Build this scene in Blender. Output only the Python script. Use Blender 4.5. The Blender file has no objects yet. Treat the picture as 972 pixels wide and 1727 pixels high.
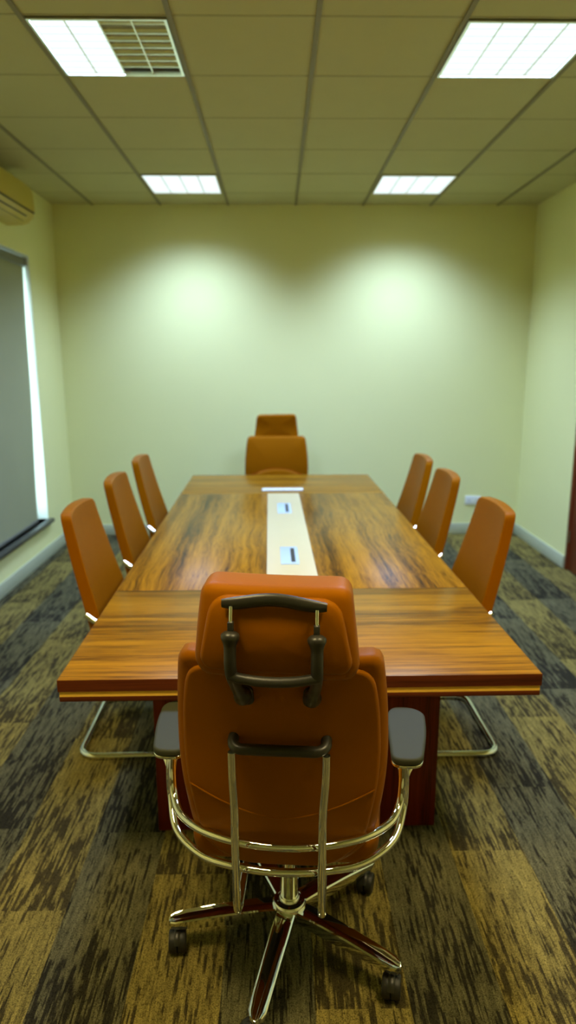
import bpy, bmesh, math, random
from mathutils import Vector, Matrix
random.seed(4)
S = bpy.context.scene
COL = S.collection
PI = math.pi

# ------------------------------------------------------------------ materials
def new_mat(name):
    m = bpy.data.materials.new(name); m.use_nodes = True
    nt = m.node_tree; nt.nodes.clear()
    out = nt.nodes.new('ShaderNodeOutputMaterial')
    b = nt.nodes.new('ShaderNodeBsdfPrincipled')
    nt.links.new(b.outputs[0], out.inputs[0])
    return m, nt, b

def N(nt, t, **kw):
    n = nt.nodes.new(t)
    for k, v in kw.items(): setattr(n, k, v)
    return n

def put(nt, sock, v):
    if hasattr(v, 'links') or isinstance(v, bpy.types.NodeSocket): nt.links.new(v, sock)
    else: sock.default_value = v

def M_(nt, op, a, b=0.0, c=None):
    n = N(nt, 'ShaderNodeMath', operation=op)
    put(nt, n.inputs[0], a); put(nt, n.inputs[1], b)
    if c is not None: put(nt, n.inputs[2], c)
    return n.outputs[0]

def MIX(nt, f, a, b):
    n = N(nt, 'ShaderNodeMix', data_type='RGBA')
    put(nt, n.inputs[0], f)
    for s, v in ((n.inputs[6], a), (n.inputs[7], b)):
        if isinstance(v, tuple): s.default_value = (*v, 1)
        else: nt.links.new(v, s)
    return n.outputs[2]

def noise(nt, vec, scale, detail=2, rough=.5, dist=0.0, dims='3D', w=None):
    n = N(nt, 'ShaderNodeTexNoise', noise_dimensions=dims)
    if vec is not None: nt.links.new(vec, n.inputs['Vector'])
    if w is not None: nt.links.new(w, n.inputs['W'])
    n.inputs['Scale'].default_value = scale; n.inputs['Detail'].default_value = detail
    n.inputs['Roughness'].default_value = rough; n.inputs['Distortion'].default_value = dist
    return n.outputs['Fac']

def ramp(nt, f, stops):
    n = N(nt, 'ShaderNodeValToRGB'); nt.links.new(f, n.inputs[0])
    e = n.color_ramp.elements
    while len(e) < len(stops): e.new(.5)
    for k, (p, c) in enumerate(stops):
        e[k].position = p; e[k].color = (*c, 1) if isinstance(c, tuple) else (c, c, c, 1)
    return n.outputs[0]

def coords(nt, which='Object', scale=(1, 1, 1), rot=(0, 0, 0), loc=(0, 0, 0)):
    tc = N(nt, 'ShaderNodeTexCoord'); mp = N(nt, 'ShaderNodeMapping')
    nt.links.new(tc.outputs[which], mp.inputs[0])
    mp.inputs['Scale'].default_value = scale; mp.inputs['Rotation'].default_value = rot; mp.inputs['Location'].default_value = loc
    return mp.outputs[0]

def bump(nt, b, h, strength, dist=.01):
    n = N(nt, 'ShaderNodeBump'); n.inputs['Strength'].default_value = strength; n.inputs['Distance'].default_value = dist
    nt.links.new(h, n.inputs['Height']); nt.links.new(n.outputs[0], b.inputs['Normal'])

def simple(name, col, rough=.5, metal=0.0, var=.06, scale=30, bmp=0.0, spec=.5, bscale=None):
    m, nt, b = new_mat(name)
    v = coords(nt)
    f = noise(nt, v, scale, 3)
    lo = tuple(c * (1 - var) for c in col); hi = tuple(min(1, c * (1 + var)) for c in col)
    nt.links.new(MIX(nt, f, lo, hi), b.inputs['Base Color'])
    b.inputs['Roughness'].default_value = rough; b.inputs['Metallic'].default_value = metal
    b.inputs['Specular IOR Level'].default_value = spec
    if bmp: bump(nt, b, noise(nt, v, bscale or scale * 8, 2), bmp, .002)
    return m

MT = {}
MT['wall'] = simple('wall_paint', (.80, .78, .35), .75, var=.015, scale=3, bmp=.08, bscale=220, spec=.25)
MT['tile'] = simple('ceiling_tile', (.54, .50, .25), .9, var=.03, scale=5, bmp=.25, bscale=400, spec=.1)
MT['tbar2'] = simple('ceiling_cross_bar', (.42, .38, .19), .7, var=.03, spec=.2)
MT['tbar'] = simple('ceiling_bar', (.25, .22, .115), .55, var=.03, spec=.3)
MT['base'] = simple('baseboard_paint', (.50, .52, .33), .45, var=.03, spec=.4)
MT['white'] = simple('white_plastic', (.80, .82, .74), .35, var=.02)
MT['plate'] = simple('pale_plate', (.48, .60, .66), .35, var=.02)
MT['cream'] = simple('cream_laminate', (.64, .53, .27), .4, var=.03, scale=6)
MT['gold'] = simple('gold_edging', (.95, .56, .07), .4, var=.04)
MT['chrome'] = simple('chrome', (.82, .84, .80), .035, 1.0, var=.01)
MT['steel'] = simple('polished_louver', (.85, .86, .82), .18, 1.0, var=.01)
MT['black'] = simple('black_plastic', (.022, .020, .014), .38, var=.1, bmp=.06, bscale=500)
MT['rubber'] = simple('black_rubber', (.016, .015, .012), .5, var=.1)
MT['pad'] = simple('arm_pad', (.030, .032, .011), .75, var=.06, bmp=.05, bscale=600)
MT['sill'] = simple('dark_sill', (.045, .045, .038), .35, var=.05)
MT['cassette'] = simple('grey_metal', (.16, .16, .12), .4, var=.03)
MT['alum'] = simple('window_metal', (.30, .30, .26), .4, var=.03)
MT['acbody'] = simple('shaded_cream_plastic', (.55, .42, .05), .4, var=.02)  # cream casing, with its dim yellowish shade put into the colour
MT['acdark'] = simple('dark_vent', (.03, .025, .015), .6)
MT['reveal'] = simple('reveal_paint', (.82, .85, .80), .7, var=.01)

def leather(name, col):
    m, nt, b = new_mat(name)
    v = coords(nt)
    f = noise(nt, v, 5, 3)
    nt.links.new(MIX(nt, f, tuple(c * .9 for c in col), tuple(c * 1.1 for c in col)), b.inputs['Base Color'])
    b.inputs['Roughness'].default_value = .45
    b.inputs['Specular IOR Level'].default_value = .14; b.inputs['Specular Tint'].default_value = (1, .42, .04, 1)
    vo = N(nt, 'ShaderNodeTexVoronoi'); nt.links.new(v, vo.inputs['Vector']); vo.inputs['Scale'].default_value = 520
    bump(nt, b, vo.outputs['Distance'], .10, .001)
    return m
MT['leather'] = leather('tan_leather', (.27, .084, .001))
MT['piping'] = leather('tan_leather_seam', (.36, .075, .006))

def wood(name, axis, dark, mid, light, swirl, rough=.3, seed=0.0, sc=1.0, coat=0.0):
    """grain runs along axis ('x', 'y' or 'z')"""
    m, nt, b = new_mat(name)
    along, across = .30 * sc, 11.0 * sc
    s = {'x': (along, across, across), 'y': (across, along, across), 'z': (across, across, along)}[axis]
    v0 = coords(nt, scale=(1, 1, 1), loc=(seed, seed * .7, 0))
    # slow warp so that the figure meanders
    wv = N(nt, 'ShaderNodeTexNoise'); nt.links.new(v0, wv.inputs['Vector'])
    wv.inputs['Scale'].default_value = 2.2; wv.inputs['Detail'].default_value = 1.5
    vm = N(nt, 'ShaderNodeVectorMath', operation='MULTIPLY_ADD')
    nt.links.new(wv.outputs['Color'], vm.inputs[0]); vm.inputs[1].default_value = (swirl, swirl, swirl); nt.links.new(v0, vm.inputs[2])
    mp = N(nt, 'ShaderNodeMapping'); nt.links.new(vm.outputs[0], mp.inputs[0]); mp.inputs['Scale'].default_value = s
    f1 = noise(nt, mp.outputs[0], 1.0, 5, .6)
    f2 = noise(nt, mp.outputs[0], 6.0, 4, .6)
    f3 = noise(nt, mp.outputs[0], 24.0, 2, .5)
    f = M_(nt, 'ADD', M_(nt, 'MULTIPLY', f1, .46), M_(nt, 'ADD', M_(nt, 'MULTIPLY', f2, .36), M_(nt, 'MULTIPLY', f3, .18)))
    mid2 = tuple((a + c) / 2 for a, c in zip(mid, light))
    c = ramp(nt, f, [(.38, dark), (.455, mid), (.52, mid2), (.60, light)])
    nt.links.new(c, b.inputs['Base Color'])
    b.inputs['Roughness'].default_value = rough
    b.inputs['Specular IOR Level'].default_value = .25; b.inputs['Specular Tint'].default_value = (1, .72, .2, 1)
    b.inputs['Coat Weight'].default_value = coat; b.inputs['Coat Roughness'].default_value = .22
    bump(nt, b, f2, .04, .001)
    return m
WD, WM, WL = (.034, .015, .002), (.165, .064, .003), (.40, .175, .006)
MT['wood_x'] = wood('walnut_across', 'x', WD, WM, WL, .03, seed=1.3)
MT['wood_y'] = wood('walnut_along', 'y', WD, WM, WL, .075, seed=4.1)
MT['wood_y2'] = wood('walnut_along_b', 'y', WD, WM, WL, .075, seed=9.6)
MT['edge'] = wood('walnut_edge', 'x', (.045, .010, .004), (.085, .018, .006), (.13, .028, .008), .01, rough=.4, coat=.05)
MT['leg'] = wood('mahogany_panel', 'z', (.028, .003, .002), (.105, .010, .004), (.17, .018, .006), .01, rough=.42, coat=.05)
MT['doorwood'] = wood('door_wood', 'z', (.07, .014, .005), (.14, .026, .008), (.2, .04, .012), .02, rough=.35)

def carpet():
    m, nt, b = new_mat('plank_carpet')
    tc = N(nt, 'ShaderNodeTexCoord'); sp = N(nt, 'ShaderNodeSeparateXYZ')
    nt.links.new(tc.outputs['Object'], sp.inputs[0]); x, y = sp.outputs[0], sp.outputs[1]
    px = M_(nt, 'DIVIDE', M_(nt, 'ADD', x, 5.407), .25)
    col = M_(nt, 'FLOOR', px)
    par = M_(nt, 'MODULO', col, 2.0)                    # 0 / 1 : two colourways side by side
    wn = N(nt, 'ShaderNodeTexWhiteNoise', noise_dimensions='1D'); nt.links.new(col, wn.inputs['W'])
    py = M_(nt, 'ADD', M_(nt, 'MULTIPLY', y, 1.0), M_(nt, 'MULTIPLY', wn.outputs['Value'], 7.0))
    row = M_(nt, 'FLOOR', py); fy = M_(nt, 'FRACT', py)
    # thin yarn stripes
    st = M_(nt, 'FLOOR', M_(nt, 'DIVIDE', x, .0089))
    wn2 = N(nt, 'ShaderNodeTexWhiteNoise', noise_dimensions='2D')
    cb = N(nt, 'ShaderNodeCombineXYZ'); nt.links.new(st, cb.inputs[0]); nt.links.new(row, cb.inputs[1]); nt.links.new(cb.outputs[0], wn2.inputs['Vector'])
    w = M_(nt, 'ADD', M_(nt, 'MULTIPLY', y, 3.4), M_(nt, 'MULTIPLY', wn2.outputs['Value'], 90))
    s1 = noise(nt, None, 1.0, 4.0, .65, dims='1D', w=w)
    st3 = M_(nt, 'FLOOR', M_(nt, 'DIVIDE', x, .0048))
    wn3 = N(nt, 'ShaderNodeTexWhiteNoise', noise_dimensions='1D'); nt.links.new(st3, wn3.inputs['W'])
    s2 = noise(nt, None, 1.0, 1.0, .5, dims='1D', w=M_(nt, 'ADD', M_(nt, 'MULTIPLY', y, 9.0), M_(nt, 'MULTIPLY', wn3.outputs['Value'], 70)))
    s1 = M_(nt, 'ADD', M_(nt, 'MULTIPLY', s1, .74), M_(nt, 'MULTIPLY', s2, .26))
    pl = N(nt, 'ShaderNodeTexWhiteNoise', noise_dimensions='2D')
    cb2 = N(nt, 'ShaderNodeCombineXYZ'); nt.links.new(col, cb2.inputs[0]); nt.links.new(row, cb2.inputs[1]); nt.links.new(cb2.outputs[0], pl.inputs['Vector'])
    big = N(nt, 'ShaderNodeCombineXYZ')
    nt.links.new(M_(nt, 'ADD', M_(nt, 'MULTIPLY', x, 7.0), M_(nt, 'MULTIPLY', pl.outputs['Value'], 40)), big.inputs[0])
    nt.links.new(M_(nt, 'ADD', M_(nt, 'MULTIPLY', y, 2.2), M_(nt, 'MULTIPLY', pl.outputs['Value'], 17)), big.inputs[1])
    dens = noise(nt, big.outputs[0], 1.0, 2.0, .5)
    fac = M_(nt, 'ADD', M_(nt, 'MULTIPLY', s1, 1.35), M_(nt, 'MULTIPLY', dens, .42))
    fac = M_(nt, 'ADD', fac, M_(nt, 'MULTIPLY', M_(nt, 'SUBTRACT', fy, .5), .16))
    f = ramp(nt, fac, [(.0, 0.0), (.80, .03), (.862, .66), (1.0, 1.0)])
    olive = MIX(nt, f, (.046, .035, .012), (.205, .160, .040))
    grey = MIX(nt, f, (.020, .017, .009), (.104, .094, .042))
    c = MIX(nt, par, olive, grey)
    # loop-pile weave
    v = coords(nt, scale=(1, 1, 1))
    wv = N(nt, 'ShaderNodeTexVoronoi'); nt.links.new(v, wv.inputs['Vector']); wv.inputs['Scale'].default_value = 300
    sh = M_(nt, 'MULTIPLY', M_(nt, 'MULTIPLY_ADD', wv.outputs['Distance'], -1.5, 1.85), M_(nt, 'MULTIPLY_ADD', s2, 1.0, .5))
    c2 = N(nt, 'ShaderNodeMix', data_type='RGBA', blend_type='MULTIPLY'); c2.inputs[0].default_value = 1
    nt.links.new(c, c2.inputs[6]); nt.links.new(sh, c2.inputs[7])
    nt.links.new(c2.outputs[2], b.inputs['Base Color'])
    b.inputs['Roughness'].default_value = .95; b.inputs['Specular IOR Level'].default_value = .12
    bump(nt, b, sh, .35, .003)
    return m
MT['carpet'] = carpet()

def fabric():
    m, nt, b = new_mat('blind_fabric')
    v = coords(nt, scale=(1, 1, 1))
    f = noise(nt, v, 320, 2); g = noise(nt, v, 2, 2)
    ff = M_(nt, 'ADD', M_(nt, 'MULTIPLY', f, .4), M_(nt, 'MULTIPLY', g, .3))
    nt.links.new(MIX(nt, ff, (.28, .28, .14), (.46, .45, .25)), b.inputs['Base Color'])
    b.inputs['Roughness'].default_value = .85
    tr = N(nt, 'ShaderNodeBsdfTranslucent'); tr.inputs[0].default_value = (.30, .36, .34, 1)
    mx = N(nt, 'ShaderNodeMixShader'); mx.inputs[0].default_value = .05
    out = [n for n in nt.nodes if n.type == 'OUTPUT_MATERIAL'][0]
    nt.links.new(b.outputs[0], mx.inputs[1]); nt.links.new(tr.outputs[0], mx.inputs[2]); nt.links.new(mx.outputs[0], out.inputs[0])
    return m
MT['blind'] = fabric()

def glass():
    m, nt, b = new_mat('window_glass')
    b.inputs['Base Color'].default_value = (.95, 1, .98, 1); b.inputs['Roughness'].default_value = 0
    b.inputs['Transmission Weight'].default_value = 1; b.inputs['IOR'].default_value = 1.01
    return m
MT['glass'] = glass()

def emit(name, col, strength):
    m, nt, b = new_mat(name)
    nt.nodes.remove(b)
    e = N(nt, 'ShaderNodeEmission'); e.inputs[0].default_value = (*col, 1); e.inputs[1].default_value = strength
    out = [n for n in nt.nodes if n.type == 'OUTPUT_MATERIAL'][0]
    nt.links.new(e.outputs[0], out.inputs[0])
    return m
LAMP = (.62, .88, 1.50)
WARM = (1.0, .80, .38)  # tint of the added lamps that warm the foreground
MT['tube_on'] = emit('lit_fluorescent', (.86, 1.0, .99), 1.25)
MT['tube_off'] = simple('unlit_reflector', (.12, .12, .09), .3, .6, var=.05)

# ------------------------------------------------------------------ mesh helpers
def link(name, bm, mat, parent=None, smooth=True, angle=40, loc=None):
    bmesh.ops.recalc_face_normals(bm, faces=bm.faces)
    me = bpy.data.meshes.new(name); bm.to_mesh(me); bm.free()
    me.materials.append(mat)
    if smooth:
        for p in me.polygons: p.use_smooth = True
        me.set_sharp_from_angle(angle=math.radians(angle))
    o = bpy.data.objects.new(name, me); COL.objects.link(o)
    if parent: o.parent = parent
    if loc: o.location = loc
    return o

def box(bm, x0, x1, y0, y1, z0, z1, bev=0.0, seg=2):
    b2 = bmesh.new()
    bmesh.ops.create_cube(b2, size=1)
    for v in b2.verts:
        v.co = Vector(((x0 + x1) / 2 + v.co.x * (x1 - x0), (y0 + y1) / 2 + v.co.y * (y1 - y0), (z0 + z1) / 2 + v.co.z * (z1 - z0)))
    if bev: bmesh.ops.bevel(b2, geom=b2.edges[:], offset=bev, segments=seg, affect='EDGES', profile=.5)
    merge(bm, b2)
    return bm

def merge(bm, b2, mat=None):
    me = bpy.data.meshes.new('tmp'); b2.to_mesh(me); b2.free()
    if mat is not None: me.transform(mat)
    bm.from_mesh(me); bpy.data.meshes.remove(me)

def smooth_path(pts, n=8):
    P = [Vector(p) for p in pts]; out = []
    for i in range(len(P) - 1):
        p0 = P[max(i - 1, 0)]; p1 = P[i]; p2 = P[i + 1]; p3 = P[min(i + 2, len(P) - 1)]
        for k in range(n):
            t = k / n
            out.append(.5 * ((2 * p1) + (-p0 + p2) * t + (2 * p0 - 5 * p1 + 4 * p2 - p3) * t * t + (-p0 + 3 * p1 - 3 * p2 + p3) * t ** 3))
    out.append(P[-1]); return out

def round_path(pts, r, seg=8):
    """straight polyline with rounded corners"""
    P = [Vector(p) for p in pts]; out = [P[0]]
    for i in range(1, len(P) - 1):
        a = (P[i - 1] - P[i]); c = (P[i + 1] - P[i])
        rr = min(r, a.length * .49, c.length * .49)
        s = P[i] + a.normalized() * rr; e = P[i] + c.normalized() * rr
        for k in range(seg + 1):
            t = k / seg
            out.append(s * (1 - t) ** 2 + P[i] * 2 * t * (1 - t) + e * t * t)
    out.append(P[-1]); return out

def tube(bm, path, rad, seg=14, cap=True, flat=None, closed=False):
    """sweep a circle (or ellipse, flat=(a, b)) along path; rad may be a list"""
    P = [Vector(p) for p in path]; n = len(P)
    R = rad if isinstance(rad, (list, tuple)) else [rad] * n
    T = []
    for i in range(n):
        if closed: t = P[(i + 1) % n] - P[i - 1]
        else: t = P[min(i + 1, n - 1)] - P[max(i - 1, 0)]
        T.append(t.normalized())
    up = Vector((0, 0, 1)) if abs(T[0].z) < .9 else Vector((1, 0, 0))
    u = (up - T[0] * up.dot(T[0])).normalized(); rings = []
    for i in range(n):
        u = (u - T[i] * u.dot(T[i])).normalized(); w = T[i].cross(u)
        fa, fb = flat if flat else (1, 1)
        rings.append([bm.verts.new(P[i] + (u * math.cos(a) * fa + w * math.sin(a) * fb) * R[i]) for a in [2 * PI * k / seg for k in range(seg)]])
    m = n if closed else n - 1
    for i in range(m):
        A, B = rings[i], rings[(i + 1) % n]
        for k in range(seg): bm.faces.new((A[k], A[(k + 1) % seg], B[(k + 1) % seg], B[k]))
    if cap and not closed:
        bm.faces.new(rings[0][::-1]); bm.faces.new(rings[-1])
    return bm

def lathe(bm, prof, c=(0, 0, 0), seg=28, mat=None):
    b2 = bmesh.new(); rings = []
    for r, z in prof:
        rings.append([b2.verts.new((r * math.cos(2 * PI * k / seg), r * math.sin(2 * PI * k / seg), z)) for k in range(seg)])
    for A, B in zip(rings, rings[1:]):
        for k in range(seg): b2.faces.new((A[k], A[(k + 1) % seg], B[(k + 1) % seg], B[k]))
    b2.faces.new(rings[0][::-1]); b2.faces.new(rings[-1])
    X = Matrix.Translation(c)
    if mat is not None: X = X @ mat
    merge(bm, b2, X); return bm

def outline(pts, radii, n=112):
    """closed polygon with rounded corners, resampled to n points"""
    out = []; k = len(pts)
    for i in range(k):
        p = Vector((*pts[i], 0)); a = Vector((*pts[i - 1], 0)) - p; c = Vector((*pts[(i + 1) % k], 0)) - p
        r = min(radii[i], a.length * .49, c.length * .49)
        s = p + a.normalized() * r; e = p + c.normalized() * r
        for q in range(9):
            t = q / 8; out.append(s * (1 - t) ** 2 + p * 2 * t * (1 - t) + e * t * t)
    L = [0.0]
    for i in range(len(out)): L.append(L[-1] + (out[(i + 1) % len(out)] - out[i]).length)
    res = []; j = 0
    for i in range(n):
        d = L[-1] * i / n
        while L[j + 1] < d: j += 1
        t = (d - L[j]) / max(1e-9, L[j + 1] - L[j])
        p = out[j].lerp(out[(j + 1) % len(out)], t); res.append((p.x, p.y))
    return res

def pad(bm, ol, w0, w1, er, fmap, dome0=0.0, dome1=0.0, caprings=9):
    """upholstered pad: outline in (u, v), from depth w0 to w1, edges rounded by er, faces domed; fmap(u, v, w) -> point"""
    n = len(ol)
    P = [Vector((*p, 0)) for p in ol]
    area = sum(P[i].x * P[(i + 1) % n].y - P[(i + 1) % n].x * P[i].y for i in range(n))
    sg = 1 if area > 0 else -1
    NR = []
    for i in range(n):
        t = (P[(i + 1) % n] - P[i - 1]).normalized(); NR.append(Vector((-t.y, t.x, 0)) * sg)
    cx = sum((p.x for p in P)) / n; cy = sum((p.y for p in P)) / n; C = Vector((cx, cy, 0))
    rings = []
    ins = [p + q * er for p, q in zip(P, NR)]
    def capring(s, w, dome):
        d = dome * (1 - s ** 2.2)
        return [((C + (p - C) * s).x, (C + (p - C) * s).y, w + d) for p in ins]
    S_ = [.04] + [(k + 1) / caprings for k in range(caprings - 1)]
    for s in S_: rings.append(capring(s, w0, -dome0))
    for k in range(7):
        a = PI / 2 * k / 6; i_ = er * (1 - math.sin(a)); w = w0 + er * (1 - math.cos(a))
        rings.append([((p + q * i_).x, (p + q * i_).y, w) for p, q in zip(P, NR)])
    for k in range(7):
        a = PI / 2 * (1 - k / 6); i_ = er * (1 - math.sin(a)); w = w1 - er * (1 - math.cos(a))
        rings.append([((p + q * i_).x, (p + q * i_).y, w) for p, q in zip(P, NR)])
    for s in reversed(S_): rings.append(capring(s, w1, dome1))
    V = [[bm.verts.new(fmap(*p)) for p in r] for r in rings]
    for A, B in zip(V, V[1:]):
        for k in range(n): bm.faces.new((A[k], A[(k + 1) % n], B[(k + 1) % n], B[k]))
    bm.faces.new(V[0][::-1]); bm.faces.new(V[-1])
    return bm

def interp(tab, t):
    """smooth interpolation of a table of (t, value)"""
    if t <= tab[0][0]: 
        (a, p), (b, q) = tab[0], tab[1]; return p + (q - p) * (t - a) / (b - a)
    for (a, p), (b, q) in zip(tab, tab[1:]):
        if t <= b: break
    i = tab.index((a, p))
    def slope(k):
        if k == 0: return (tab[1][1] - tab[0][1]) / (tab[1][0] - tab[0][0])
        if k == len(tab) - 1: return (tab[-1][1] - tab[-2][1]) / (tab[-1][0] - tab[-2][0])
        return (tab[k + 1][1] - tab[k - 1][1]) / (tab[k + 1][0] - tab[k - 1][0])
    h = b - a; u = (t - a) / h
    if t > b: return q + slope(len(tab) - 1) * (t - b)
    m0, m1 = slope(i) * h, slope(i + 1) * h
    return (2*u**3 - 3*u*u + 1)*p + (u**3 - 2*u*u + u)*m0 + (-2*u**3 + 3*u*u)*q + (u**3 - u*u)*m1

def thing(name, label, cat, loc=(0, 0, 0), rz=0.0, group=None):
    o = bpy.data.objects.new(name, None); COL.objects.link(o)
    o.location = loc; o.rotation_euler = (0, 0, rz); o.empty_display_size = .1
    return tag(o, label, cat, group)

def tag(o, label, cat, group=None):
    o['label'] = label; o['category'] = cat
    if group: o['group'] = group
    return o

def struct(o, label=None):
    o['kind'] = 'structure'
    if label: o['label'] = label
    return o

def dup(root, loc, rz, label):
    r = root.copy(); COL.objects.link(r); r.location = loc; r.rotation_euler = (0, 0, rz); r['label'] = label
    def kids(src, dst):
        for ch in list(src.children):
            c = ch.copy(); COL.objects.link(c); c.parent = dst; kids(ch, c)
    kids(root, r)
    return r

# ------------------------------------------------------------------ room
XL, XR, YB, YF, ZC = -1.985, 2.3345, 6.587, -1.9, 3.009
bm = bmesh.new(); box(bm, XL - .3, XR + .3, YF - .1, YB + .1, -.1, 0)
struct(link('floor', bm, MT['carpet'], smooth=False), 'carpet of long olive and charcoal streaked planks')
bm = bmesh.new(); box(bm, XL - .1, XR + .1, YB, YB + .1, 0, ZC + .2)
struct(link('wall_back', bm, MT['wall'], smooth=False))
bm = bmesh.new(); box(bm, XL - .1, XR + .1, YF - .1, YF, 0, ZC + .2)
struct(link('wall_front', bm, MT['wall'], smooth=False))
# left wall with the window opening
WY0, WY1, WZ0, WZ1 = 3.75, 5.885, .325, 2.480
bm = bmesh.new()
box(bm, XL - .22, XL, YF, WY0, 0, ZC + .2); box(bm, XL - .22, XL, WY1, YB, 0, ZC + .2)
box(bm, XL - .22, XL, WY0, WY1, 0, WZ0); box(bm, XL - .22, XL, WY0, WY1, WZ1, ZC + .2)
struct(link('wall_left', bm, MT['wall'], smooth=False))
# right wall with the doorway
DY0, DY1, DZ = 4.42, 5.385, 2.12
bm = bmesh.new()
box(bm, XR, XR + .14, YF, DY0, 0, ZC + .2); box(bm, XR, XR + .14, DY1, YB, 0, ZC + .2); box(bm, XR, XR + .14, DY0, DY1, DZ, ZC + .2)
struct(link('wall_right', bm, MT['wall'], smooth=False))

# suspended ceiling: 0.6 m grid, tiles left out where the light fittings sit
GX, GY = .174, 3.157
LIGHTS = [(-2, 0), (1, 0), (-2, 4), (1, 4)]
ADDED_LIGHTS = [(-2, -4), (1, -4)]  # unseen fittings added overhead to light the foreground
cells = set(LIGHTS + ADDED_LIGHTS)
bm = bmesh.new()
i0 = math.floor((XL - GX) / .6); i1 = math.ceil((XR - GX) / .6); j0 = math.floor((YF - GY) / .6); j1 = math.ceil((YB - GY) / .6)
for i in range(i0, i1):
    for j in range(j0, j1):
        if (i, j) in cells: continue
        x0, x1 = max(GX + .6 * i, XL), min(GX + .6 * (i + 1), XR); y0, y1 = max(GY + .6 * j, YF), min(GY + .6 * (j + 1), YB)
        if x1 - x0 > .01 and y1 - y0 > .01: box(bm, x0 + .001, x1 - .001, y0 + .001, y1 - .001, ZC + .004, ZC + .02)
struct(link('ceiling', bm, MT['tile'], smooth=False), 'suspended ceiling of square mineral tiles')
bm = bmesh.new()
for i in range(i0 + 1, i1): 
    x = GX + .6 * i; box(bm, x - .011, x + .011, YF, YB, ZC - .004, ZC + .0035)
struct(link('trim_1', bm, MT['tbar'], smooth=False), 'long grid bars between the ceiling tiles')
bm = bmesh.new()
for j in range(j0 + 1, j1):
    y = GY + .6 * j
    for i in range(i0, i1):
        x0, x1 = max(GX + .6 * i, XL), min(GX + .6 * (i + 1), XR)
        if x1 - x0 > .03: box(bm, x0 + .011, x1 - .011, y - .007, y + .007, ZC + .0025, ZC + .0055)
struct(link('trim_2', bm, MT['tbar2'], smooth=False), 'cross bars between the ceiling tiles')
bm = bmesh.new(); box(bm, XL - .1, XR + .1, YF - .1, YB + .1, ZC + .2, ZC + .25)
struct(link('ceiling_slab', bm, MT['tile'], smooth=False), 'slab above the suspended ceiling')

def board(name, x0, x1, y0, y1):
    bm = bmesh.new(); box(bm, x0, x1, y0, y1, 0, .105, .004)
    return struct(link(name, bm, MT['base'], smooth=True, angle=50))
board('baseboard_left', XL, XL + .018, YF, YB)
board('baseboard_back', XL + .018, XR - .018, YB - .018, YB)
board('baseboard_right', XR - .018, XR, DY1 + .005, YB - .018)

# window: frame, pane, sill
win = bpy.data.objects.new('window_1', None); COL.objects.link(win); win.location = (XL - .16, (WY0 + WY1) / 2, WZ0)
struct(win, 'tall window on the left wall behind a grey roller blind')
wl = win.location
def local(bm, o):
    for v in bm.verts: v.co -= o
    return bm
bm = bmesh.new()
fx0, fx1 = XL - .19, XL - .13
box(bm, fx0, fx1, WY0, WY0 + .05, WZ0, WZ1, .004); box(bm, fx0, fx1, WY1 - .05, WY1, WZ0, WZ1, .004)
box(bm, fx0, fx1, WY0 + .05, WY1 - .05, WZ0, WZ0 + .05, .004); box(bm, fx0, fx1, WY0 + .05, WY1 - .05, WZ1 - .05, WZ1, .004)
box(bm, fx0, fx1, (WY0 + WY1) / 2 - .03, (WY0 + WY1) / 2 + .03, WZ0 + .05, WZ1 - .05, .004)
link('window_frame', local(bm, wl), MT['alum'], win)
bm = bmesh.new(); box(bm, XL - .163, XL - .157, WY0 + .04, WY1 - .04, WZ0 + .04, WZ1 - .04)
link('pane', local(bm, wl), MT['glass'], win)
bm = bmesh.new()
box(bm, XL - .13, XL - .001, WY1 - .006, WY1 - .0005, WZ0, WZ1); box(bm, XL - .13, XL - .001, WY0 + .0005, WY0 + .006, WZ0, WZ1)
box(bm, XL - .13, XL - .001, WY0 + .006, WY1 - .006, WZ1 - .006, WZ1 - .0005)
link('reveal', local(bm, wl), MT['reveal'], win)['label'] = 'white painted window reveal'
bm = bmesh.new(); box(bm, XL - .13, XL + .045, WY0 - .03, WY1 + .03, WZ0 - .032, WZ0, .005)
link('window_sill', local(bm, wl), MT['sill'], win)['label'] = 'dark grey window sill'

# roller blind hanging in the recess
bx = XL - .045
bl = thing('roller_blind', 'grey fabric roller blind pulled down over the left window', 'blind', (bx, (WY0 + WY1) / 2, WZ1 - .08))
b0 = bl.location
bm = bmesh.new(); box(bm, bx - .035, bx + .030, WY0 + .012, WY1 - .012, WZ1 - .085, WZ1 - .022, .008)
link('cassette', local(bm, b0), MT['cassette'], bl)
bm = bmesh.new(); nu, nv = 24, 40; g = {}
zb, zt = WZ0 + .024, WZ1 - .085
for a in range(nu + 1):
    for c in range(nv + 1):
        v = c / nv; z = zt + (zb - zt) * v
        ye = WY1 - .020 - .118 * v ** 1.2 - .010 * math.sin(v * 9)
        y = (WY0 + .02) + (ye - WY0 - .02) * a / nu
        xx = bx + .004 * math.sin(a * .7 + 2 * v) * v + .004 * v
        g[a, c] = (bm.verts.new((xx, y, z)), bm.verts.new((xx - .0012, y, z)))
for a in range(nu):
    for c in range(nv):
        q = [g[a, c], g[a + 1, c], g[a + 1, c + 1], g[a, c + 1]]
        bm.faces.new([t[0] for t in q]); bm.faces.new([t[1] for t in q][::-1])
for c in range(nv):
    for a in (0, nu): bm.faces.new((g[a, c][0], g[a, c + 1][0], g[a, c + 1][1], g[a, c][1]))
for a in range(nu):
    for c in (0, nv): bm.faces.new((g[a, c][0], g[a + 1, c][0], g[a + 1, c][1], g[a, c][1]))
link('fabric', local(bm, b0), MT['blind'], bl)
bm = bmesh.new(); box(bm, bx - .006, bx + .014, WY0 + .02, WY1 - .15, zb - .022, zb + .004, .004)
link('bottom_bar', local(bm, b0), MT['cassette'], bl)

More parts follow.
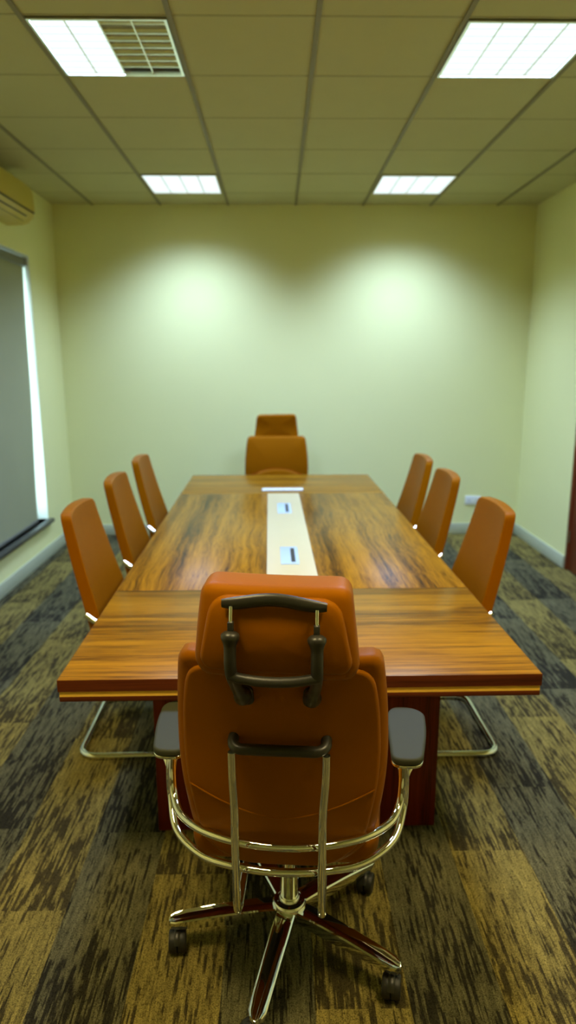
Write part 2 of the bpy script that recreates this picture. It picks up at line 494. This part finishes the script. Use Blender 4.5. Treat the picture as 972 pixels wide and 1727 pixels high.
# door in the right wall
dr = bpy.data.objects.new('door_1', None); COL.objects.link(dr); dr.location = (XR, (DY0 + DY1) / 2, 0)
struct(dr, 'dark red wooden door in the right wall, only its hinged edge in view'); d0 = dr.location
bm = bmesh.new()
box(bm, XR - .004, XR + .135, DY1 - .045, DY1 - .0005, .001, DZ - .001, .003); box(bm, XR - .004, XR + .135, DY0 + .0005, DY0 + .045, .001, DZ - .001, .003)
box(bm, XR - .004, XR + .135, DY0 + .045, DY1 - .045, DZ - .046, DZ - .001, .003)
link('door_frame', local(bm, d0), MT['doorwood'], dr)
bm = bmesh.new(); box(bm, XR + .006, XR + .046, DY0 + .048, DY1 - .048, .006, DZ - .05, .003)
lf = link('door_leaf', local(bm, d0), MT['doorwood'], dr)
for z in (.28, 1.05, 1.85):
    bm = bmesh.new(); tube(bm, [(XR - .002, DY1 - .0475, z - .05), (XR - .002, DY1 - .0475, z + .05)], .006, 10)
    link('hinge', local(bm, d0), MT['steel'], lf)
bm = bmesh.new(); tube(bm, round_path([(XR + .006, DY0 + .11, 1.02), (XR - .05, DY0 + .11, 1.02), (XR - .05, DY0 + .23, 1.02)], .02), .009, 12)
link('handle', local(bm, d0), MT['steel'], lf)

# ------------------------------------------------------------------ ceiling lights
def light_fitting(cell, lit, label, first=[None]):
    x0, y0 = GX + .6 * cell[0], GY + .6 * cell[1]
    c = Vector((x0 + .3, y0 + .3, ZC))
    t = thing('ceiling_light', label, 'ceiling light', c, 0, 'square ceiling lights')
    bm = bmesh.new(); h = .285
    for s in (-1, 1):
        box(bm, min(s * h, s * (h - .012)), max(s * h, s * (h - .012)), -h, h, -.006, .06)
        box(bm, -h + .012, h - .012, min(s * h, s * (h - .012)), max(s * h, s * (h - .012)), -.006, .06)
    link('frame', bm, MT['steel'], t, smooth=False)
    hh = h - .012; bw = 2 * hh / 4
    bm = bmesh.new()
    for k in range(1, 4): box(bm, -hh + bw * k - .003, -hh + bw * k + .003, -hh, hh, .0, .006 if k in lit else .036)
    nb = 8
    for k in range(4):
        bh = .0016 if k in lit else .030; bt = .0006 if k in lit else .012
        for j in range(1, nb):
            y = -hh + 2 * hh * j / nb; xa, xb = -hh + bw * k + .003, -hh + bw * (k + 1) - .003
            nseg = 1 if k in lit else 5
            pr = [(bt * (q / nseg) ** 1.6 + .0004, .001 + (bh - .001) * q / nseg) for q in range(nseg + 1)]
            loop = [(y - o_, z) for o_, z in pr] + [(y + o_, z) for o_, z in reversed(pr)]
            A = [bm.verts.new((xa, *p)) for p in loop]; B = [bm.verts.new((xb, *p)) for p in loop]
            for q in range(len(loop)): bm.faces.new((A[q], A[(q + 1) % len(loop)], B[(q + 1) % len(loop)], B[q]))
            bm.faces.new(A); bm.faces.new(B[::-1])
    link('louver', bm, MT['steel'], t, smooth=False)
    for k in range(4):
        bm = bmesh.new(); xa, xb = -hh + bw * k + .003, -hh + bw * (k + 1) - .003
        zz = .008 if k in lit else .038
        box(bm, xa, xb, -hh + (.030 if k in lit else 0), hh, zz, zz + .012)
        o = link('lamp_panel', bm, MT['tube_on'] if k in lit else MT['tube_off'], t, smooth=False)
        o['label'] = 'lit lamp bay' if k in lit else 'unlit lamp bay'
    bm = bmesh.new(); box(bm, -h, h, -h, h, .06, .066)
    link('housing', bm, MT['cassette'], t, smooth=False)
    return t, c

def lamp(c, size, power, spread, offx=0.0, sx=None, col=None):
    L = bpy.data.lights.new('troffer_lamp', 'AREA'); L.shape = 'RECTANGLE'; L.size = sx or size; L.size_y = size
    L.energy = power; L.color = col or LAMP; L.spread = PI
    # a parabolic louver: full strength downwards, cut off towards the horizontal
    L.use_nodes = True; nt = L.node_tree
    em = [n for n in nt.nodes if n.type == 'EMISSION'][0]
    g = N(nt, 'ShaderNodeNewGeometry'); d = N(nt, 'ShaderNodeVectorMath', operation='DOT_PRODUCT')
    nt.links.new(g.outputs['Incoming'], d.inputs[0]); nt.links.new(g.outputs['Normal'], d.inputs[1])
    c_ = M_(nt, 'ABSOLUTE', d.outputs['Value'])
    mr = N(nt, 'ShaderNodeMapRange', interpolation_type='SMOOTHSTEP'); nt.links.new(c_, mr.inputs[0])
    mr.inputs[1].default_value = math.cos(math.radians(spread)); mr.inputs[2].default_value = math.cos(math.radians(max(5, spread - 36)))
    nt.links.new(mr.outputs[0], em.inputs['Strength'])
    o = bpy.data.objects.new('troffer_lamp', L); COL.objects.link(o); o.location = (c.x + offx, c.y, ZC - .002)
    return o
SPREAD = 64
PW = 46
NAMES = {(-2, 0): 'near left square ceiling light with its right half unlit', (1, 0): 'near right square ceiling light, fully lit, cut by the photo edge',
         (-2, 4): 'far left small-looking square ceiling light close to the back wall', (1, 4): 'far right small-looking square ceiling light close to the back wall'}
for cell in LIGHTS:
    lit = (0, 1) if cell == (-2, 0) else (0, 1, 2, 3)
    t, c = light_fitting(cell, lit, NAMES[cell])
    if len(lit) == 2: lamp(c, .54, PW * .75, 80, -.136, .27)
    else: lamp(c, .54, PW if cell[1] else PW * 1.3, SPREAD if cell[1] else 80)
for cell in ADDED_LIGHTS:
    t, c = light_fitting(cell, (0, 1, 2, 3), 'added square ceiling light, out of view above the viewer, %s side' % ('left' if cell[0] < 0 else 'right'))
    lamp(c, .54, 44, 70, col=WARM)  # added warm light for the chair, floor and near table end

# ------------------------------------------------------------------ air conditioner
AY0, AY1 = 4.50, 5.50
ac = thing('air_conditioner', 'cream wall air conditioner above the window, at the left photo edge', 'air conditioner', (XL, (AY0 + AY1) / 2, 2.62)); a0 = ac.location
prof = [(0, 2.635), (.10, 2.635), (.155, 2.65), (.195, 2.685), (.205, 2.74), (.20, 2.85), (.185, 2.89), (.15, 2.91), (0, 2.912)]
def extrude_y(bm, pr, y0, y1, er=.0):
    ys = [(y0, .94), (y0 + .012, .99), (y0 + .03, 1), (y1 - .03, 1), (y1 - .012, .99), (y1, .94)]
    cz = sum(z for _, z in pr) / len(pr); rings = []
    for y, s in ys: rings.append([bm.verts.new((XL + d * s, y, cz + (z - cz) * s)) for d, z in pr])
    for A, B in zip(rings, rings[1:]):
        for k in range(len(pr)): bm.faces.new((A[k], A[(k + 1) % len(pr)], B[(k + 1) % len(pr)], B[k]))
    bm.faces.new(rings[0]); bm.faces.new(rings[-1][::-1])
bm = bmesh.new(); extrude_y(bm, prof, AY0, AY1)
link('body', local(bm, a0), MT['acbody'], ac, angle=50)
bm = bmesh.new(); extrude_y(bm, [(.203, 2.724), (.2085, 2.726), (.2105, 2.74), (.2055, 2.85), (.19, 2.893), (.184, 2.893)], AY0 + .006, AY1 - .006)
link('front_panel', local(bm, a0), MT['acbody'], ac, angle=50)
bm = bmesh.new(); box(bm, XL + .196, XL + .2065, AY0 + .02, AY1 - .02, 2.714, 2.722)
link('panel_gap', local(bm, a0), MT['acdark'], ac, smooth=False)
sl = Matrix.Rotation(math.radians(-38), 4, 'Y')
b2 = bmesh.new(); box(b2, -.006, .006, AY0 + .10, AY1 - .15, -.024, .024)
bm = bmesh.new(); merge(bm, b2, Matrix.Translation((XL + .172, 0, 2.664)) @ Matrix.Rotation(math.radians(39), 4, 'Y'))
link('air_outlet', local(bm, a0), MT['acdark'], ac, smooth=False)
b2 = bmesh.new(); box(b2, -.003, .003, AY0 + .10, AY1 - .15, -.022, .014, .002)
bm = bmesh.new(); merge(bm, b2, Matrix.Translation((XL + .186, 0, 2.656)) @ Matrix.Rotation(math.radians(52), 4, 'Y'))
link('flap', local(bm, a0), MT['acbody'], ac)

# ------------------------------------------------------------------ wall socket
so = thing('wall_socket', 'white double wall socket low on the back wall, behind the near right chair', 'socket', (1.90, YB, .333))
bm = bmesh.new(); box(bm, -.075, .075, -.011, 0, -.043, .043, .004)
link('plate', bm, MT['white'], so)
for s in (-1, 1):
    bm = bmesh.new(); box(bm, s * .036 - .008, s * .036 + .008, -.015, -.010, .014, .030, .002)
    link('switch', bm, MT['white'], so)
    bm = bmesh.new()
    for dx, dz, a, b_ in ((0, .004, .003, .004), (-.011, -.018, .004, .002), (.011, -.018, .004, .002)):
        box(bm, s * .036 + dx - a, s * .036 + dx + a, -.0118, -.0105, dz - b_, dz + b_)
    link('socket_holes', bm, MT['acdark'], so, smooth=False)

# ------------------------------------------------------------------ table
TW, TL = 1.4188, 3.708; ANG = .0116
tb = thing('conference_table', 'long walnut conference table with a cream centre strip and gold edge line', 'table', (.069, 1.8735, 0), ANG)
hw = TW / 2; E1, E2 = .800, 2.884      # joints between the cross-grained ends and the long panels
SX0, SX1 = -.105, .114
def part(name, mat, *boxes, bev=.0015, parent=tb):
    bm = bmesh.new()
    for q in boxes: box(bm, *q, bev)
    return link(name, bm, MT[mat], parent, smooth=True, angle=30)
zt0, zt1 = .7125, .75
part('end_panel', 'wood_x', (-hw, hw, 0, E1 - .001, zt0, zt1)); part('end_panel', 'wood_x', (-hw, hw, E2 + .001, TL, zt0, zt1))
part('side_panel', 'wood_y', (-hw, SX0 - .001, E1, E2, zt0, zt1)); part('side_panel', 'wood_y2', (SX1 + .001, hw, E1, E2, zt0, zt1))
part('centre_strip', 'cream', (SX0, SX1, E1, E2, zt0, zt1 + .002))['label'] = 'cream laminate centre strip'
e = .0008
part('edge_band', 'edge', (-hw, hw, -e, 0, zt0, zt1 - .001), (-hw, hw, TL, TL + e, zt0, zt1 - .001), (-hw - e, -hw, 0, TL, zt0, zt1 - .001), (hw, hw + e, 0, TL, zt0, zt1 - .001), bev=0)
part('gold_line', 'gold', (-hw + .003, hw - .003, .003, TL - .003, .6955, .7125), bev=0)['label'] = 'gold coloured line around the table edge'
part('apron', 'edge', (-hw + .002, hw - .002, .002, TL - .002, .680, .6955))
for y0 in (.335, TL - .385):
    part('leg_panel', 'leg', (-.498, .500, y0, y0 + .05, 0, .680), bev=.002)
part('modesty_panel', 'leg', (-.02, .02, .385, TL - .385, .12, .68), bev=.002)
# power plates let into the strip
for yc in (1.292, 2.376):
    pp = part('power_plate', 'plate', (-.041, .043, yc - .150, yc + .150, .752, .7545), bev=.001); pp['label'] = 'pale blue power plate with a dark slot'
    bm = bmesh.new(); box(bm, .008, .027, yc - .118, yc + .118, .7545, .7552)
    link('slot', bm, MT['acdark'], pp, smooth=False)
wb = thing('plastic_bar', 'thin white plastic bar lying across the far end of the cream strip', 'bar', (.036, 4.868, .7502), ANG)
bm = bmesh.new(); pad(bm, outline([(-.148, -.035), (.148, -.035), (.148, .035), (-.148, .035)], [.012] * 4, 48), 0, .014, .005, lambda u, v, w: Vector((u, v, w)), caprings=3)
wo = link('bar_body', bm, MT['white'], wb)

# ------------------------------------------------------------------ executive chair (faces +Y, origin on the floor under the column)
def executive_chair(label, loc, rz):
    t = thing('executive_chair', label, 'office chair', loc, rz, 'high-backed executive chairs at the table ends')
    LE = MT['leather']
    BP = [(.40, -.205), (.47, -.228), (.55, -.252), (.65, -.268), (.80, -.285), (.95, -.315), (1.04, -.342), (1.2, -.385)]
    def bmap(u, v, w): return Vector((u, interp(BP, v) + w + .55 * u * u * (1 if v > .5 else max(0.0, (v - .38) / .12)), v))
    ol = outline([(-.135, .415), (.135, .415), (.222, .50), (.252, .72), (.243, .90), (.227, 1.030), (-.227, 1.030), (-.243, .90), (-.252, .72), (-.222, .50)],
                 [.06, .06, .05, .2, .2, .032, .032, .2, .2, .05])
    bm = bmesh.new(); pad(bm, ol, 0, .078, .024, bmap, .004, .014)
    back = link('backrest', bm, LE, t, angle=70)
    ol2 = outline([(-.12, .432), (.12, .432), (.197, .51), (.233, .72), (.223, .90), (.203, 1.004), (-.203, 1.004), (-.223, .90), (-.233, .72), (-.197, .51)],
                  [.06, .06, .05, .2, .2, .06, .06, .2, .2, .05])
    bm = bmesh.new(); pad(bm, ol2, -.012, .03, .010, bmap, .004, 0)
    rp = link('rear_panel', bm, LE, back, angle=70)
    # stitched seam arcs, rear and front
    bm = bmesh.new(); tube(bm, [bmap(u, .60 + .075 * (abs(u) / .218) ** 1.6, -.0148) for u in [-.218 + .436 * k / 40 for k in range(41)]], .0022, 8)
    link('seam', bm, MT['leather'], rp)
    bm = bmesh.new(); tube(bm, [bmap(u, .765 - .075 * (abs(u) / .232) ** 2.0, .088 - .012 * (u / .232) ** 2) for u in [-.232 + .464 * k / 40 for k in range(41)]], .005, 8)
    link('seam', bm, MT['piping'], back)
    # lumbar cushion on the sitter's side
    ol3 = outline([(-.200, .52), (.200, .52), (.218, .68), (.12, .75), (0, .762), (-.12, .75), (-.218, .68)], [.05, .05, .05, .1, .1, .1, .05])
    bm = bmesh.new(); pad(bm, ol3, .05, .105, .022, bmap, 0, .012)
    link('lumbar_cushion', bm, LE, back, angle=70)
    # headrest
    HP = [(1.0, -.388), (1.06, -.402), (1.13, -.405), (1.22, -.392)]
    def hmap(u, v, w): return Vector((u, interp(HP, v) + w + .45 * u * u, v - .02 * u))
    ol = outline([(-.155, 1.000), (.155, 1.000), (.174, 1.03), (.154, 1.208), (-.154, 1.208), (-.174, 1.03)], [.035, .035, .035, .03, .03, .035])
    bm = bmesh.new(); pad(bm, ol, 0, .105, .022, hmap, .004, .012)
    head = link('headrest', bm, LE, t, angle=70)
    ol2 = outline([(-.145, 1.026), (.145, 1.026), (.158, 1.05), (.130, 1.190), (-.130, 1.190), (-.158, 1.05)], [.035, .035, .035, .045, .045, .035])
    bm = bmesh.new(); pad(bm, ol2, -.013, .02, .011, hmap, .010, 0)
    hp = link('headrest_panel', bm, LE, head, angle=70)
    for s in (-1, 1):
        bm = bmesh.new(); tube(bm, [hmap(s * .118, v, w) for v, w in ((1.028, -.001), (1.016, .004), (1.006, .014), (1.0005, .028))], .0016, 6)
        link('seam', bm, MT['piping'], head)
    # headrest bracket: moulded plate, chrome rods, black arms, cross bar
    bm = bmesh.new()
    pts = [hmap(u, 1.186 + .006 * math.cos(u * 30), -.026) for u in [-.104 + .208 * k / 28 for k in range(29)]]
    tube(bm, pts, [.011 * (1 - .35 * abs(2 * k / 28 - 1) ** 6) for k in range(29)], 14, flat=(1.25, .8))
    br = link('headrest_bracket', bm, MT['black'], t)
    for s in (-1, 1):
        k0, k1 = hmap(s * .085, 1.176, -.030), hmap(s * .085, 1.140, -.034)
        bm = bmesh.new(); tube(bm, [k0, k1], .0038, 10); link('rod', bm, MT['chrome'], br)
        bm = bmesh.new(); box(bm, s * .085 - .006, s * .085 + .006, k1.y - .007, k1.y + .007, k1.z - .022, k1.z + .008, .002)
        link('rod_clamp', bm, MT['black'], br)
        A = [hmap(s * .085, 1.130, -.036), hmap(s * .086, 1.097, -.040), hmap(s * .086, 1.045, -.042), Vector((s * .083, -.402, 1.000)), Vector((s * .076, -.372, .962)), Vector((s * .072, -.345, .946))]
        pa = smooth_path(A, 7); n = len(pa)
        rad = [.0185 if i < 3 else (.0125 if i < n - 9 else .0125 + .008 * (1 - abs((i - (n - 5)) / 5))) for i in range(n)]
        for q, v in enumerate((.006, .0135, .0178, .0192, .0182, .0155, .0135)): rad[q] = v
        bm = bmesh.new(); tube(bm, pa, rad, 16, flat=(1, 1)); link('bracket_arm', bm, MT['black'], br)
        bm = bmesh.new(); pad(bm, outline([(-.020, -.026), (.020, -.026), (.017, .026), (-.017, .026)], [.018] * 4, 40), -.016, .0, .008,
                              lambda u, v, w, s=s: bmap(s * .072 + u, .942 + v, w - .014), .004, 0, caprings=4)
        link('bracket_foot', bm, MT['black'], br)
    bm = bmesh.new(); y0 = hmap(0, 1.04, -.042).y
    tube(bm, [(u, y0 + .45 * .0079 - .012 * (1 - (u / .09) ** 2), 1.036 - .006 * (1 - (u / .09) ** 2)) for u in [-.089 + .178 * k / 20 for k in range(21)]], .0105, 14)
    link('cross_bar', bm, MT['black'], br)
    # black padded bar where the two uprights meet the back
    yb = interp(BP, .81)
    bm = bmesh.new()
    tube(bm, round_path([(-.104, yb + .012, .828), (-.106, yb - .045, .810), (.106, yb - .045, .810), (.104, yb + .012, .828)], .035, 8), .0125, 14)
    link('back_bar', bm, MT['black'], t)
    # chrome frame: two uprights, two hoops
    for s in (-1, 1):
        P = [(s * .105, yb - .045, .803), (s * .104, yb - .046, .74), (s * .099, yb - .055, .66), (s * .0985, yb - .060, .60), (s * .0985, yb - .055, .48), (s * .099, yb - .045, .405), (s * .099, yb - .020, .380), (s * .099, yb + .06, .385), (s * .098, yb + .26, .405)]
        bm = bmesh.new(); tube(bm, smooth_path(P, 8), .0096, 14); link('upright', bm, MT['chrome'], t)
    hoopA = [(.297, -.110, .650), (.297, -.120, .60), (.290, -.135, .555), (.262, -.185, .535), (.196, -.245, .536), (.10, -.290, .543), (0, -.305, .546)]
    hoopB = [(.302, -.107, .650), (.304, -.115, .60), (.301, -.120, .535), (.272, -.185, .487), (.196, -.250, .470), (.10, -.293, .478), (0, -.307, .480)]
    for H in (hoopA, hoopB):
        P = H + [(-x, y, z) for x, y, z in H[-2::-1]]
        bm = bmesh.new(); tube(bm, smooth_path(P, 8), .0098, 14); link('arm_hoop', bm, MT['chrome'], t)
    # armrests
    for s in (-1, 1):
        o4 = outline([(.268, -.125), (.345, -.125), (.372, .02), (.378, .12), (.345, .150), (.285, .150), (.268, .10)], [.03, .03, .1, .05, .03, .03, .05], 72)
        bm = bmesh.new(); pad(bm, [(s * u, v) for u, v in o4], .652, .674, .008, lambda u, v, w: Vector((u, v, w)), 0, 0, caprings=5)
        ap = link('armrest', bm, MT['pad'], t, angle=60); ap['label'] = 'dark grey padded armrest'
        bm = bmesh.new()
        tube(bm, [(s * .300, -.112, .606), (s * .302, -.108, .630), (s * .308, -.086, .645), (s * .312, -.04, .649), (s * .315, .06, .649)], [.011, .016, .024, .026, .022], 16, flat=(1, .22))
        link('arm_bracket', bm, MT['chrome'], ap)
        bm = bmesh.new(); pad(bm, [(s * (u * .985 + .0047), v * .985) for u, v in o4],   .645, .654, .003, lambda u, v, w: Vector((u, v, w)), caprings=4)
        link('arm_trim', bm, MT['chrome'], ap)
    # seat
    o5 = outline([(-.235, -.205), (.235, -.205), (.255, .05), (.245, .225), (-.245, .225), (-.255, .05)], [.07, .07, .1, .07, .07, .1])
    bm = bmesh.new(); pad(bm, o5, .415, .500, .034, lambda u, v, w: Vector((u, v, w)), .012, .012)
    link('seat', bm, LE, t, angle=70)
    bm = bmesh.new(); box(bm, -.11, .11, -.10, .14, .355, .412, .012); link('mechanism', bm, MT['black'], t)
    # column and five-star base
    bm = bmesh.new(); lathe(bm, [(.026, .14), (.026, .225), (.0265, .23), (.016, .235), (.016, .36)]); link('gas_column', bm, MT['chrome'], t)
    bm = bmesh.new(); lathe(bm, [(.030, .085), (.046, .090), (.049, .118), (.049, .134), (.044, .141), (.036, .143), (.031, .139), (.029, .150), (.027, .152)])
    link('hub', bm, MT['chrome'], t)
    for k in range(5):
        a = math.radians(256 + 72 * k + 4)
        def X(r, s, z): return Vector((r * math.cos(a) - s * math.sin(a), r * math.sin(a) + s * math.cos(a), z))
        bm = bmesh.new(); rings = []
        for r, hwid, zb, ztp in ((.035, .022, .088, .128), (.10, .0225, .084, .126), (.20, .021, .078, .116), (.29, .020, .073, .104), (.325, .019, .072, .098), (.340, .013, .074, .095), (.345, .005, .076, .092)):
            pr = [(-hwid * .8, zb), (-hwid, zb + (ztp - zb) * .5), (-hwid, ztp - .003), (-hwid * .86, ztp), (-hwid * .62, ztp - .0035), (0, ztp - .006), (hwid * .62, ztp - .0035), (hwid * .86, ztp), (hwid, ztp - .003), (hwid, zb + (ztp - zb) * .5), (hwid * .8, zb)]
            pr = [(q * 1.2, z) for q, z in pr]
            rings.append([bm.verts.new(X(r, s_, z)) for s_, z in pr])
        for A, B in zip(rings, rings[1:]):
            for q in range(len(A)): bm.faces.new((A[q], A[(q + 1) % len(A)], B[(q + 1) % len(A)], B[q]))
        bm.faces.new(rings[0]); bm.faces.new(rings[-1][::-1])
        link('base_arm', bm, MT['chrome'], t, angle=30)
        # twin wheel caster below the tip
        cang = CAST[k]; cc = X(.322, 0, 0); dv = Vector((math.cos(cang), math.sin(cang), 0)); nv = Vector((-dv.y, dv.x, 0))
        wc = cc + dv * .014 + Vector((0, 0, .031))
        RM = Matrix.Translation(wc) @ Matrix((nv, Vector((0, 0, 1)), dv * 1)).transposed().to_4x4()
        bm = bmesh.new()
        for s in (-1, 1):
            lathe(bm, [(.010, 0), (.028, .0), (.030, .001), (.031, .006), (.031, .018), (.0285, .0225), (.020, .0235), (.008, .0225)], seg=28,
                  mat=Matrix.Translation(wc) @ Matrix((dv, Vector((0, 0, 1)), nv * s)).transposed().to_4x4() @ Matrix.Translation((0, 0, .001)))
        cs = link('caster', bm, MT['rubber'], t)
        bm = bmesh.new(); tube(bm, [cc + Vector((0, 0, .03)), cc + Vector((0, 0, .078))], .007, 12)
        hub_ = []
        for q in range(13):
            th = math.radians(20 + 150 * q / 12); hub_.append(wc + dv * math.cos(th) * .0325 + Vector((0, 0, math.sin(th) * .0325)))
        for s in (-1, 1): pass
        tube(bm, hub_, .0045, 8, flat=(.6, 1.9))
        link('caster_housing', bm, MT['black'], cs)
    return t
CAST = [math.radians(d) for d in (200, 262, 255, 70, 280)]
ec = executive_chair('large high-backed tan leather executive chair in the foreground, seen from behind', (.029, 1.713, 0), math.radians(-5))
hc = dup(ec, (-.006, 5.64, 0), math.radians(180), 'tan leather executive chair at the far table end, facing the viewer'); hc.scale = (1.08, 1.03, 1.0)

# ------------------------------------------------------------------ cantilever side chairs (face +X; origin on the floor below the top of the back)
def side_chair(label, loc, rz):
    t = thing('side_chair', label, 'chair', loc, rz, 'leather side chairs along the table')
    SP = [(.40, .078), (.46, .067), (.55, .048), (.65, .028), (.80, -.008), (.95, -.040), (1.06, -.060)]   # rear face of the back
    def smap(u, v, w): return Vector((interp(SP, v) + w * (1 + .45 * max(0.0, 1 - v)) + .35 * u * u, u, v))
    ol = outline([(-.225, .425), (.225, .425), (.258, .58), (.190, 1.046), (0, 1.058), (-.190, 1.046), (-.258, .58)], [.04, .04, .15, .03, .2, .03, .15])
    bm = bmesh.new(); pad(bm, ol, 0, .046, .007, smap, .002, .002)
    link('backrest', bm, MT['leather'], t, angle=60)
    o2 = outline([(.10, -.225), (.56, -.215), (.585, -.17), (.585, .17), (.56, .215), (.10, .225)], [.02, .05, .05, .05, .05, .02])
    bm = bmesh.new(); pad(bm, o2, .425, .485, .022, lambda u, v, w: Vector((u, v, w - .03 * max(0, (u - .45)) )), .006, .012)
    link('seat', bm, MT['leather'], t, angle=60)
    for s in (-1, 1):
        bm = bmesh.new()
        y = s * .264
        tube(bm, round_path([(interp(SP, .63) + .022, s * .262, .648), (interp(SP, .60) + .075, y, .600), (.42, y, .615), (.47, y, .46), (.52, y, .0145), (.26, y, .0145)], .05, 8), .0125, 12)
        link('arm_tube', bm, MT['chrome'], t)
        bm = bmesh.new(); box(bm, .30, .44, y - .016, y + .016, .614, .632, .006)
        link('arm_pad', bm, MT['pad'], t)
    bm = bmesh.new()
    tube(bm, round_path([(.26, -.264, .0145), (-.012, -.264, .0145), (-.012, .264, .0145), (.26, .264, .0145)], .075, 10), .014, 14)
    link('sled_base', bm, MT['chrome'], t)
    bm = bmesh.new()
    tube(bm, [(.47, -.264, .44), (.47, .264, .44)], .009, 12); tube(bm, [(.14, -.215, .415), (.14, .215, .415)], .009, 12)
    box(bm, .13, .49, -.10, .10, .413, .424)
    link('seat_frame', bm, MT['chrome'], t)
    return t
LX, RX = -.815, .913
LS = [('side chair nearest the viewer on the left side of the table', 2.93, -.022), ('middle side chair of the three on the left side of the table', 3.70, -.027), ('farthest side chair on the left side, below the bright back wall', 4.46, -.030)]
RS = [('side chair nearest the viewer on the right side of the table', 2.92, .012), ('middle side chair of the three on the right side of the table', 3.79, .022), ('farthest side chair on the right side of the table', 4.45, .030)]
sc = None
for lab, y, dx in LS:
    x = LX + dx - ANG * (y - 2.93)
    sc = side_chair('tan leather ' + lab, (x, y, 0), ANG) if sc is None else sc
    if y != LS[0][1]: dup(sc, (x, y, 0), ANG, 'tan leather ' + lab)
for lab, y, dx in RS: dup(sc, (RX + dx - ANG * (y - 2.92), y, 0), PI + ANG, 'tan leather ' + lab)

# ------------------------------------------------------------------ daylight and camera
w = bpy.data.worlds.new('World'); S.world = w; w.use_nodes = True
nt = w.node_tree; bg = nt.nodes['Background']
sky = nt.nodes.new('ShaderNodeTexSky'); sky.sky_type = 'HOSEK_WILKIE'; sky.turbidity = 4; sky.sun_direction = (.6, .2, .75)
mx = nt.nodes.new('ShaderNodeMix'); mx.data_type = 'RGBA'; mx.inputs[0].default_value = .7
nt.links.new(sky.outputs[0], mx.inputs[6]); mx.inputs[7].default_value = (.72, 1.0, 1.0, 1)
nt.links.new(mx.outputs[2], bg.inputs[0]); bg.inputs[1].default_value = 10.0

cam = bpy.data.cameras.new('camera'); co = bpy.data.objects.new('camera', cam); COL.objects.link(co); S.camera = co
FPX = 1168.6
cam.sensor_fit = 'VERTICAL'; cam.sensor_height = 36; cam.lens = FPX / 1727 * 36
yaw, pitch, roll = .01548, .2134, -.00133
f = Vector((math.sin(yaw) * math.cos(pitch), math.cos(yaw) * math.cos(pitch), -math.sin(pitch)))
r0 = Vector((math.cos(yaw), -math.sin(yaw), 0)); u0 = r0.cross(f)
rt = r0 * math.cos(roll) + u0 * math.sin(roll); up = -r0 * math.sin(roll) + u0 * math.cos(roll)
co.matrix_world = Matrix.Translation((0, 0, 1.6486)) @ Matrix((rt, up, -f)).transposed().to_4x4()
cam.clip_start = .05
cam.dof.use_dof = True; cam.dof.focus_distance = 1.55; cam.dof.aperture_fstop = 2.4

vs = S.view_settings; vs.view_transform = 'Standard'; vs.look = 'None'; vs.gamma = 1; vs.use_curve_mapping = False
vs.exposure = 0.0
